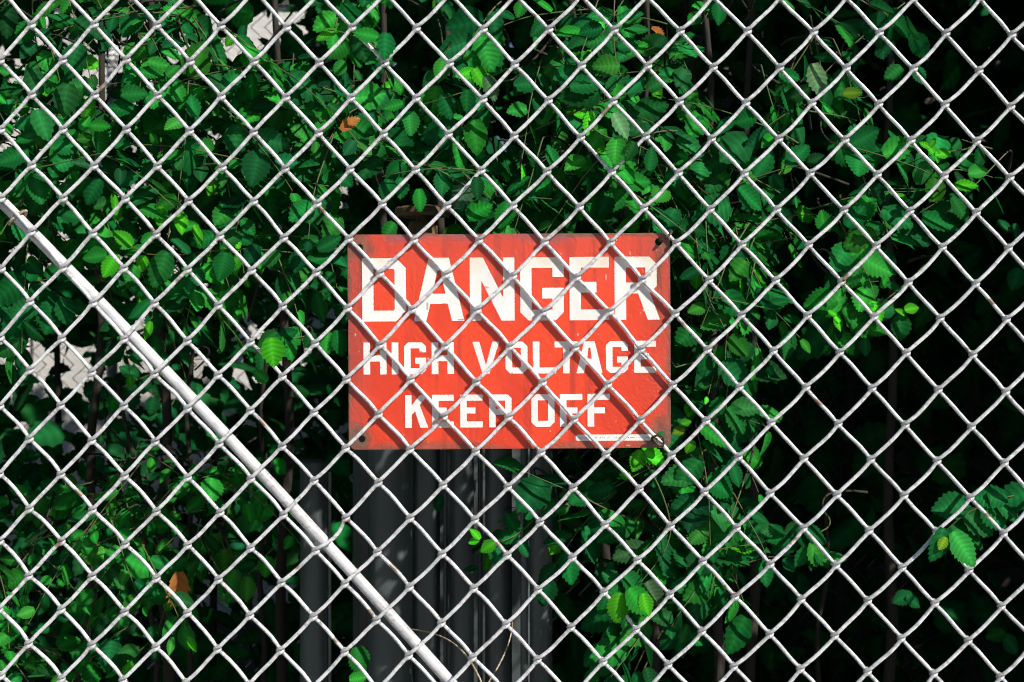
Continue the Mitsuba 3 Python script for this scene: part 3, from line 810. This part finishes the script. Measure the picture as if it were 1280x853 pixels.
for px, y, tx, ty in ((-120, .55, -60, -150), (60, .75, 120, -160), (210, .50, 190, -120), (300, .62, 340, -140)): ground_stem(A, px, y, tx, ty)
for px, y, tx, ty in ((430, .66, 470, -150), (600, .74, 560, -170), (735, .62, 700, -150)): ground_stem(Bp, px, y, tx, ty)
for px, y, tx, ty in ((830, .60, 800, -150), (905, .52, 880, -120)): ground_stem(Cp, px, y, tx, ty)
for px, y, tx, ty in ((925, .70, 928, -190), (1080, .62, 1100, -160), (1330, .48, 1290, -140)): ground_stem(D, px, y, tx, ty)
for px, y, tx, ty in ((-60, .62, -20, 430), (120, .7, 150, 480), (250, .66, 240, 430), (310, .8, 330, 420)): ground_stem(E, px, y, tx, ty, 0.009, 0.003)
for px, y, tx, ty in ((1340, .30, 1345, 500), (1010, .75, 1040, 600)): ground_stem(G, px, y, tx, ty, 0.008, 0.003)


def region(pl, x0, x1, y0, y1, d0, d1, count, size, young=0.12, cls=('m', 'm', 'd', 'b'), avoid=()):
    made = tries = 0
    while made < count and tries < count * 20:
        tries += 1
        px, py = rng.uniform(x0, x1), rng.uniform(y0, y1)
        if any(a <= px <= c and b <= py <= d for a, b, c, d in avoid): continue
        y = d0 + (d1 - d0) * rng.random() ** 1.2
        ang = rng.choice([rng.uniform(150, 250), rng.uniform(-70, 40), rng.uniform(230, 310)])
        spray(pl, px, py, y, ang, rng.uniform(0.08, 0.17), int(rng.integers(5, 9)), size * rng.uniform(0.85, 1.2), young, cls)
        made += 1


gapL = [(55, 55, 152, 118), (290, -20, 400, 40)]
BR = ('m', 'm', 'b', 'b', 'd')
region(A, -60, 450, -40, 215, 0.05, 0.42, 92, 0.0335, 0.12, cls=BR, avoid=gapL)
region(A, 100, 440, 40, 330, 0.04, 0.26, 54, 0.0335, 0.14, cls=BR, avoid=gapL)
region(A, -60, 130, 200, 330, 0.04, 0.25, 14, 0.039, 0.05)
region(A, -40, 40, 340, 430, 0.05, 0.18, 5, 0.040, 0.05)
region(Bp, 430, 860, -50, 240, 0.05, 0.42, 72, 0.035, 0.12, cls=BR)
region(Bp, 560, 850, 130, 285, 0.03, 0.20, 34, 0.036, 0.14, cls=BR)
region(D, 850, 1110, -50, 120, 0.06, 0.36, 15, 0.035, 0.10)
region(D, 940, 1095, 90, 320, 0.04, 0.24, 19, 0.036, 0.12)
region(D, 970, 1110, 320, 410, 0.04, 0.20, 4, 0.038, 0.1)
region(D, 1110, 1250, 180, 290, 0.08, 0.30, 3, 0.036, 0.1, cls=('m', 'd'))
region(D, 1080, 1180, -20, 40, 0.10, 0.30, 3, 0.036, 0.1, cls=('m', 'd'))
region(Cp, 842, 940, 240, 480, 0.03, 0.18, 28, 0.039, 0.10)
region(Cp, 845, 900, 480, 600, 0.03, 0.16, 10, 0.037, 0.15)
region(Cp, 770, 930, 570, 720, 0.03, 0.20, 19, 0.036, 0.12)
region(Cp, 800, 890, 700, 830, 0.08, 0.22, 4, 0.032, 0.10)
region(Cp, 650, 760, 575, 665, 0.14, 0.30, 4, 0.028, 0.10, cls=('m', 'd'))
region(E, 100, 350, 560, 720, 0.20, 0.50, 40, 0.026, 0.16, cls=('b', 'b', 'b', 'm'))
region(E, -60, 200, 570, 850, 0.16, 0.50, 36, 0.027, 0.16, cls=('b', 'b', 'm'))
region(E, 90, 430, 350, 560, 0.80, 1.25, 14, 0.034, 0.08, cls=('m', 'd', 'd'))
region(E, 190, 310, 690, 790, 0.25, 0.5, 5, 0.027, 0.1, cls=('m', 'd'))

# measured leaves and twigs
A.twig([at(445, 296, .05), at(395, 317, .045), at(326, 312, .04), at(250, 316, .035), at(185, 318, .03), at(160, 306, .03)])
for h in [(202, 270, 25, 92, .03, 'y'), (235, 283, 27, 8, .03, 'b'), (153, 298, 30, 140, .03, 'y'), (118, 321, 30, 188, .03, 'b'), (137, 333, 32, 240, .028, 'y'),
          (178, 330, 20, 272, .028, 'y'), (200, 338, 47, 248, .025, 'm'), (252, 300, 32, 200, .03, 'm'), (290, 298, 30, 20, .03, 'm'), (240, 326, 24, 200, .035, 'm'),
          (246, 345, 26, 280, .035, 'm'), (237, 357, 22, 260, .04, 'm'), (278, 334, 36, 255, .03, 'm'), (315, 319, 27, 245, .03, 'm'), (383, 305, 30, 195, .035, 'm'),
          (412, 304, 32, 25, .035, 'm'), (338, 325, 28, 215, .04, 'm'), (371, 328, 28, 262, .035, 'm'), (400, 323, 32, 15, .04, 'm'), (424, 327, 26, 330, .04, 'm'),
          (186, 297, 22, 40, .035, 'b'), (168, 313, 24, 200, .03, 'b'), (30, 231, 32, 215, .03, 'm'), (48, 239, 34, 285, .03, 'm'), (115, 240, 36, 235, .03, 'm'),
          (131, 254, 28, 20, .035, 'm'), (88, 268, 32, 165, .035, 'm'), (162, 222, 28, 30, .04, 'm'), (43, 106, 38, 275, .03, 'm'), (82, 126, 40, 260, .03, 'm'),
          (190, 92, 30, -8, .03, 'b'), (199, 80, 28, -12, .035, 'b'), (216, 88, 20, 40, .03, 'b'), (161, 97, 22, 200, .04, 'm'), (168, 117, 32, 5, .03, 'm'), (150, 135, 32, 175, .03, 'm'),
          (126, 157, 24, 0, .03, 'b'), (107, 154, 20, 60, .03, 'b'), (105, 173, 20, 190, .03, 'b'), (14, 198, 44, 200, .03, 'm'), (30, 154, 30, 195, .035, 'm'), (54, 157, 40, 290, .03, 'm'),
          (85, 182, 34, 10, .04, 'm'), (33, 172, 30, 200, .03, 'm'), (241, 132, 28, 100, .03, 'm'), (222, 114, 26, 95, .03, 'b'), (290, 100, 34, 50, .03, 'm'),
          (30, 386, 40, 190, .03, 'm'), (62, 402, 36, 250, .03, 'm'), (66, 382, 38, 110, .03, 'm'), (82, 390, 34, 280, .028, 'm'), (95, 384, 26, 350, .03, 'm'), (15, 410, 40, 250, .03, 'm'), (8, 372, 40, 120, .035, 'm')]:
    hero(A, *h[:4], y=h[4], cls=h[5])
A.twig([at(440, 412, .06), at(390, 419, .045), at(352, 424, .02), at(343, 424, .016)])
hero(A, 341, 441, 36, 276, y=-.01, cls='y', front=True)
for h in [(361, 436, 32, 285, .015, 'b'), (334, 424, 30, 215, .018, 'm'), (360, 418, 26, 20, .018, 'm'), (408, 431, 30, 262, .012, 'b'), (425, 430, 34, 282, .012, 'm'), (386, 426, 22, 240, .013, 'm'),
          (325, 470, 22, 140, .05, 'b')]:
    hero(A, *h[:4], y=h[4], cls=h[5])
Bp.twig([at(470, 60, .03), at(440, 44, .02), at(410, 38, .015)])
hero(Bp, 407, 43, 28, 200, y=.016, cls='y')
hero(Bp, 457, 43, 32, 165, y=-.01, cls='b', front=True)
hero(Bp, 482, 58, 32, 268, y=-.012, cls='m', front=True)
for h in [(581, 92, 24, 195, .02, 'y'), (601, 98, 28, 305, .02, 'y'), (614, 111, 32, 290, .022, 'p'), (560, 134, 32, 284, .02, 'm'), (584, 127, 28, 268, .02, 'm'),
          (491, 133, 26, 195, .03, 'b'), (513, 155, 30, 275, .03, 'm'), (484, 239, 28, 262, .03, 'm'), (525, 251, 28, 275, .03, 'b'), (501, 236, 26, 270, .035, 'm'),
          (553, 229, 30, 268, .025, 'm'), (570, 220, 28, 330, .03, 'm'), (577, 245, 36, 240, .03, 'p'), (486, 289, 24, 235, .02, 'b'), (600, 263, 34, 30, .03, 'b'), (630, 270, 34, 250, .03, 'b'),
          (727, 143, 20, 175, .02, 'y'), (736, 155, 30, 262, .02, 'y'), (745, 175, 34, 240, .03, 'b'), (722, 118, 50, 185, .03, 'm'), (735, 105, 44, 10, .03, 'm'), (690, 195, 30, 100, .03, 'm'),
          (738, 38, 28, 190, .03, 'm'), (745, 52, 28, 195, .03, 'm'), (757, 82, 34, 180, .03, 'b'), (790, 20, 30, 10, .03, 'm'), (796, 36, 30, 0, .03, 'm'), (786, 55, 28, 15, .03, 'm'), (797, 60, 30, 30, .03, 'b'),
          (748, 20, 26, 170, .03, 'm'), (672, 37, 24, 220, .03, 'm'), (650, 12, 22, 250, .03, 'b')]:
    hero(Bp, *h[:4], y=h[4], cls=h[5])
Bp.twig([at(640, 100, .05), at(577, 116, .02), at(545, 126, .02), at(524, 132, .025)])
Bp.twig([at(768, -30, .05), at(767, 30, .03), at(768, 60, .03), at(776, 95, .03)])
Bp.twig([at(600, 215, .05), at(545, 211, .02), at(500, 216, .02), at(478, 221, .02)])
Bp.twig([at(545, 211, .02), at(575, 228, .022), at(600, 246, .03)], join=False)
for h in [(776, 158, 36, 300, 'p'), (788, 190, 26, 250, 'd'), (814, 198, 30, 80, 'd'), (770, 190, 34, 265, 'b'), (597, 236, 28, 275, 'm')]:
    hero(Bp, *h[:4], y=-.012, cls=h[4], front=True)
Bp.twig([at(735, 150, .02), at(760, 172, .016), at(790, 180, .015), at(815, 192, .02)])
for h in [(1021, 100, 40, 282, .02, 'p'), (988, 95, 28, 350, .02, 'm'), (1066, 116, 24, 5, .03, 't'), (1116, 92, 26, 215, .05, 'm'), (1149, 94, 26, 300, .06, 'm'),
          (1156, 181, 14, 150, .02, 'y'), (1166, 178, 12, 60, .02, 'y'), (1167, 190, 18, 320, .02, 'y'), (1180, 192, 18, 10, .02, 'y'), (1172, 197, 14, 280, .02, 'y'),
          (1095, 195, 30, 250, .05, 'm'), (1120, 196, 30, 200, .05, 'm'), (1151, 207, 30, 280, .05, 'm'), (1133, 205, 26, 265, .06, 'm'), (1209, 231, 30, 8, .03, 'y'), (1223, 215, 24, 10, .04, 'b'),
          (1176, 279, 46, -18, .03, 'm'), (1201, 262, 36, -60, .03, 'm'), (1165, 285, 30, -40, .05, 'd'), (1180, 262, 34, 175, .05, 'd'), (1075, 301, 42, 200, .03, 'b'), (1070, 270, 34, 50, .03, 'm'),
          (1073, 313, 30, 215, .03, 'b'), (1030, 276, 28, 100, .03, 'b'), (1025, 378, 40, 190, .03, 'b'), (1047, 378, 36, 70, .03, 'b'), (1071, 403, 46, -48, .025, 'b'),
          (1045, 396, 16, 120, .018, 'y'), (1049, 404, 22, 300, .016, 'y'), (1040, 391, 12, 150, .016, 'y'), (1025, 396, 26, 200, .03, 'm'), (1100, 389, 34, 190, .04, 'm'), (1126, 410, 32, 272, .03, 'm'),
          (1125, 390, 14, 140, .025, 'y'), (1140, 386, 18, 10, .025, 'y'), (1118, 359, 20, 340, .04, 'm'), (1087, 362, 24, 110, .04, 'b'), (1085, 378, 26, 290, .04, 'b'), (1106, 352, 18, 60, .05, 'b'),
          (1257, 284, 24, 330, .25, 'd'), (1270, 292, 24, 280, .25, 'd'), (1270, 350, 28, 250, .3, 'd'), (930, 150, 30, 200, .05, 'm')]:
    hero(D, *h[:4], y=h[4], cls=h[5])
D.twig([at(1230, 170, .10), at(1200, 188, .05), at(1172, 192, .02), at(1135, 205, .05)])
D.twig([at(1160, 330, .10), at(1120, 365, .04), at(1080, 390, .03), at(1043, 396, .02)])
D.twig([at(1260, 190, .10), at(1235, 215, .05), at(1205, 245, .04), at(1180, 268, .04)])
D.twig([at(905, 165, .15), at(880, 240, .04), at(897, 252, .03)])
for h in [(920, 470, 46, -42, .025, 'm'), (898, 447, 28, 250, .03, 'b'), (884, 462, 34, 265, .035, 'm'), (932, 442, 28, 240, .03, 'm'), (935, 510, 38, 0, .03, 'm'), (921, 526, 38, -58, .025, 'm'),
          (895, 513, 36, 240, .035, 'm'), (893, 545, 44, -35, .025, 'b'), (857, 529, 16, 20, .02, 'y'), (862, 559, 18, 240, .02, 'y'), (848, 540, 16, 200, .02, 't'), (870, 572, 26, 250, .03, 'm'),
          (796, 577, 28, 250, .02, 'y'), (818, 572, 34, -25, .018, 'y'), (846, 598, 40, 190, .025, 'm'), (852, 632, 38, 215, .03, 'm'), (921, 595, 30, -65, .03, 'm'), (905, 592, 26, 150, .03, 'm'),
          (890, 620, 30, 200, .03, 'm'), (905, 618, 26, 330, .03, 'm'), (745, 594, 30, 185, .14, 'm'), (735, 608, 24, 250, .14, 'b'), (760, 612, 26, 280, .14, 'm'),
          (762, 743, 30, 222, .02, 'm'), (755, 757, 28, 245, .02, 'm'), (764, 722, 26, 150, .025, 'm'), (791, 731, 36, 318, .022, 'm'), (840, 697, 30, -15, .03, 'm'), (836, 714, 28, 330, .03, 'm'),
          (824, 722, 28, 300, .03, 'b'), (898, 664, 40, 170, .03, 'b'), (905, 678, 50, 245, .025, 'b'), (890, 692, 40, 265, .03, 'b'), (920, 685, 36, 280, .03, 'b'), (880, 660, 44, 180, .03, 'b'),
          (882, 741, 20, 170, .05, 'm'), (884, 756, 22, 240, .05, 'm'), (902, 748, 24, 280, .05, 'm'), (893, 765, 20, 260, .05, 'm'), (835, 803, 26, 220, .08, 'm'), (834, 783, 24, 120, .08, 'm'),
          (856, 792, 24, 70, .08, 'm'), (870, 800, 22, 330, .08, 'm'), (851, 812, 24, 290, .08, 'm'), (780, 788, 20, 250, .04, 'm'), (797, 772, 18, 300, .04, 'm'), (803, 784, 18, 330, .05, 'd'),
          (594, 667, 18, 130, .03, 'y'), (592, 677, 14, 200, .03, 'y'), (610, 684, 22, 215, .03, 'y'), (634, 672, 26, 185, .05, 'm'), (640, 655, 30, 120, .06, 'm'), (622, 694, 30, 265, .05, 'd'),
          (655, 685, 26, 300, .06, 'm'), (662, 640, 20, 60, .06, 'm')]:
    hero(Cp, *h[:4], y=h[4], cls=h[5])
for h in [(773, 761, 38, 262, 'y'), (799, 752, 40, 308, 'b'), (808, 757, 30, 285, 'y')]:
    hero(Cp, *h[:4], y=-.012, cls=h[4], front=True)
hero(Cp, 817, 743, 34, 297, y=.016, cls='p')
Cp.twig([at(862, 272, .03), at(872, 310, .02), at(878, 350, .02), at(893, 388, .02), at(910, 420, .022), at(910, 480, .03), at(908, 515, .03)])
Cp.twig([at(806, 578, .02), at(822, 605, .02), at(835, 640, .02), at(838, 668, .025), at(820, 705, .02), at(795, 735, .016)])
Cp.twig([at(945, 320, .04), at(942, 335, .02), at(933, 375, .02), at(930, 395, .03)])
Cp.twig([at(700, 630, .12), at(665, 652, .06), at(640, 672, .045), at(605, 676, .03)])
hero(Bp, 548, 630, 22, 265, y=.10, cls='d')
hero(A, 450, 827, 36, 285, y=.03, cls='b')
hero(A, 448, 848, 22, 10, y=.03, cls='b')
G.twig([at(1345, 610, .06), at(1290, 616, .03), at(1240, 627, .02), at(1200, 648, .015), at(1184, 662, .015)])
for h in [(1190, 634, 46, 188, .02, 'm'), (1235, 622, 46, 178, .02, 'm'), (1268, 622, 44, 200, .022, 'm'), (1246, 634, 40, 300, .02, 'm'), (1262, 640, 36, 320, .02, 'm'), (1226, 655, 48, 322, .018, 'm'),
          (1213, 671, 50, 330, .018, 'm'), (1243, 645, 44, 305, .018, 'm'), (1290, 630, 40, 300, .03, 'm'),
          (972, 661, 24, 150, .03, 'm'), (994, 661, 26, 30, .03, 'm'), (972, 673, 30, 190, .03, 'm'), (1020, 669, 36, -32, .03, 'm'), (1002, 697, 30, 240, .028, 'm'), (1019, 694, 32, 285, .026, 'b'),
          (1028, 698, 28, 305, .03, 'm'), (986, 682, 28, 250, .03, 'm'), (958, 664, 22, 200, .03, 'm'), (1004, 675, 28, 300, .03, 'm'), (1244, 794, 24, 195, .45, 'm'), (1264, 806, 28, 310, .45, 'm'),
          (1128, 748, 26, 200, .35, 'd'), (1142, 752, 22, 320, .35, 'd')]:
    hero(G, *h[:4], y=h[4], cls=h[5])
hero(G, 1172, 682, 44, 252, y=-.010, cls='m', front=True)
hero(G, 1205, 687, 50, 302, y=-.012, cls='b', front=True)
hero(G, 1178, 680, 18, 242, y=-.016, cls='t', front=True)
G.twig([at(1030, 640, .10), at(1010, 668, .035), at(985, 668, .03), at(962, 664, .03)])
for pl in (A, Bp, Cp, D, E, G):
    pl.finish()

# dead leaves caught among the twigs
for nm, px, py, L, ang, y, lab in (('dead_leaf', 438, 154, 30, 40, 0.02, 'curled orange brown dead leaf caught above the left end of the sign'),
                                   ('dead_leaf', 222, 740, 52, 265, 0.25, 'long tan dead leaf hanging at lower left beneath the diagonal pipe'),
                                   ('dead_leaf', 824, 42, 24, 330, 0.10, 'pale tan dead leaf scrap near the top right of centre')):
    kk = S * (DIST + y) / DIST
    a_ = unit([math.cos(math.radians(ang)), 0.1, math.sin(math.radians(ang))])
    v, f, c_ = leaf_mesh(at(px, py, y) - a_ * L * kk / 2, a_, [0.35, -0.8, 0.4], L * kk, cls='m', width=L * kk * 0.5, fold=0.7, curl=0.5, serr=2.2)
    c_ = np.array([0.42, 0.17, 0.05]) * (c_ / c_.max(axis=1, keepdims=True).mean() * 0 + 1) * (0.6 + 0.8 * meshkit.fbm(v * 260, 3))[:, None]
    k = put(nm, (v, f), 'dead_leaf_blade', smooth=True, color=c_)
    tag(k, lab, 'leaf')

# dry stalks by the transformer
for pts, lab in (([at(505, 786, .2), at(560, 800, .16), at(590, 830, .12), at(608, 870, .1)], 'dry bent straw stalk crossing the foot of the transformer'),
                 ([at(640, 770, .16), at(637, 800, .14), at(620, 838, .12), at(600, 870, .1)], 'curved dry stalk rising beside the transformer fins')):
    k = put('dry_stalk', tube(spline(pts, 24), np.linspace(0.0008, 0.0012, 24), 6), 'rusty_wire', smooth=True)
    tag(k, lab, 'stalk')


# ------------------------------------------------------------------ hedge mass behind, beside and above (nobody could count it)
def mass(count, sample, size, cls, r):
    ls = []
    for p in sample(count, r):
        a_ = unit(r.normal(0, 1, 3) + [0.1, -0.2, -0.35])
        n_ = unit(np.array([0.35, -0.4, 0.8]) + r.normal(0, 0.5, 3))
        ls.append(leaf_mesh(p, a_, n_, size * r.uniform(0.7, 1.25), cls=r.choice(cls), r=r, hi=False))
    return ls


r3 = np.random.default_rng(99)
H = key('hedge')
tag(H, 'tall dark hedge closing off the view behind the right half of the fence', 'hedge')


def vol(x0, x1, y0, y1, z0, z1, ok=None):
    def s(n, r):
        out = []
        while len(out) < n:
            p = np.array([r.uniform(x0, x1), r.uniform(y0, y1), r.uniform(z0, z1)])
            if ok is None or ok(p): out.append(p)
        return out
    return s


side = lambda p: p[0] > 0.64 * (DIST + p[1]) / DIST + 0.02
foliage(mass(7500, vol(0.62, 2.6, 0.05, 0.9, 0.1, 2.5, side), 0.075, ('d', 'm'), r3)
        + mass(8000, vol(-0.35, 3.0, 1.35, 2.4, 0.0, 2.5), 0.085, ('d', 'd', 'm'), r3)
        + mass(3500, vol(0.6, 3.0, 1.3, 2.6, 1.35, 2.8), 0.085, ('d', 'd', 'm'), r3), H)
for i in range(9):
    x = 0.45 + 0.28 * i
    yy = 1.2 + 0.5 * (i % 3)
    put('stem', tube(spline([[x, yy, -0.05], [x + r3.normal(0, .05), yy, 1.0], [x + r3.normal(0, .12), yy, 2.3]], 16), np.linspace(0.02, 0.006, 16), 8), 'bark', H, smooth=True)
H2 = key('hedge')
tag(H2, 'shadowed hedge behind the left hand shrubs, pale wall showing through its gaps', 'hedge')


def gaps(p):
    """The hedge has openings through which the wall beyond is seen."""
    k = S * (DIST + p[1]) / DIST
    px, py = 640 + p[0] / k, 426.5 - (p[2] - EYE) / k
    wob = 25 * math.sin(px * .05) * math.cos(py * .06)
    for x0, y0, x1, y1, keep in ((110, 45, 168, 112, .05), (10, 0, 185, 180, .62), (-40, 335, 90, 530, .52), (90, 420, 210, 560, .72), (280, -60, 425, 60, .12)):
        if x0 + wob < px < x1 + wob and y0 - wob < py < y1 - wob and r3.random() > keep: return False
    return True


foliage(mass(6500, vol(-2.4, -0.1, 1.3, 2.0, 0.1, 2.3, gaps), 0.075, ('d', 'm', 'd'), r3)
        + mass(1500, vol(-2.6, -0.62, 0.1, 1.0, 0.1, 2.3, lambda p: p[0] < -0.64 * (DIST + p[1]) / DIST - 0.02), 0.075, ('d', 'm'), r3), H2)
for i in range(8):
    x = -2.2 + 0.3 * i
    put('stem', tube(spline([[x, 1.6, -0.05], [x + r3.normal(0, .06), 1.65, 1.0], [x + r3.normal(0, .12), 1.6, 2.2]], 16), np.linspace(0.011, 0.004, 16), 8), 'bark', H2, smooth=True)

H3 = key('hedge')
tag(H3, 'far dark hedge standing behind the rear mesh fence, right of the pale wall', 'hedge')
foliage(mass(12000, vol(-0.75, 5.5, 3.3, 4.6, 0.0, 4.2), 0.16, ('d', 'd', 'm'), r3), H3)
for i in range(10):
    x = -0.5 + 0.6 * i
    put('stem', tube(spline([[x, 3.9, -0.05], [x + r3.normal(0, .06), 3.95, 1.8], [x + r3.normal(0, .12), 3.9, 3.9]], 16), np.linspace(0.03, 0.008, 16), 8), 'bark', H3, smooth=True)

# tree whose crown hangs over everything from behind, above the frame
TR = 'shade_tree'
tag(TR, 'tree behind the fence whose crown overhangs the shrubs above the view', 'tree')
put('trunk', tube(spline([[1.5, 1.7, -0.1], [1.45, 1.72, 1.2], [1.3, 1.6, 2.4], [1.1, 1.5, 3.4]], 20), np.linspace(0.085, 0.03, 20), 14), 'bark', TR, smooth=True)
for q in range(7):
    a_ = q * 0.9
    e = np.array([1.1 + 1.3 * math.cos(a_), 1.2 + 0.75 * math.sin(a_), 2.5 + 0.12 * q])
    put('limb', tube(spline([[1.33, 1.62, 2.2 + 0.12 * q], (np.array([1.3, 1.6, 2.45 + .12 * q]) + e) / 2 + [0, 0, .1], e], 12), np.linspace(0.03, 0.008, 12), 8), 'bark', TR, smooth=True)


def crown(p):
    x, y, z = p
    zmin = 1.95 + 0.18 * math.sin(3.1 * x + 1) * math.cos(2.3 * y)
    ymin = 0.42 if x < 0.95 else 0.14
    return y > ymin and z > zmin and ((x - 1.1) / 2.3) ** 2 + ((y - 0.9) / 1.25) ** 2 + ((z - 2.2) / 1.2) ** 2 < 1


foliage(mass(9000, vol(-1.2, 3.4, 0.1, 2.2, 1.75, 3.3, crown), 0.085, ('m', 'd'), r3), TR, name='crown')
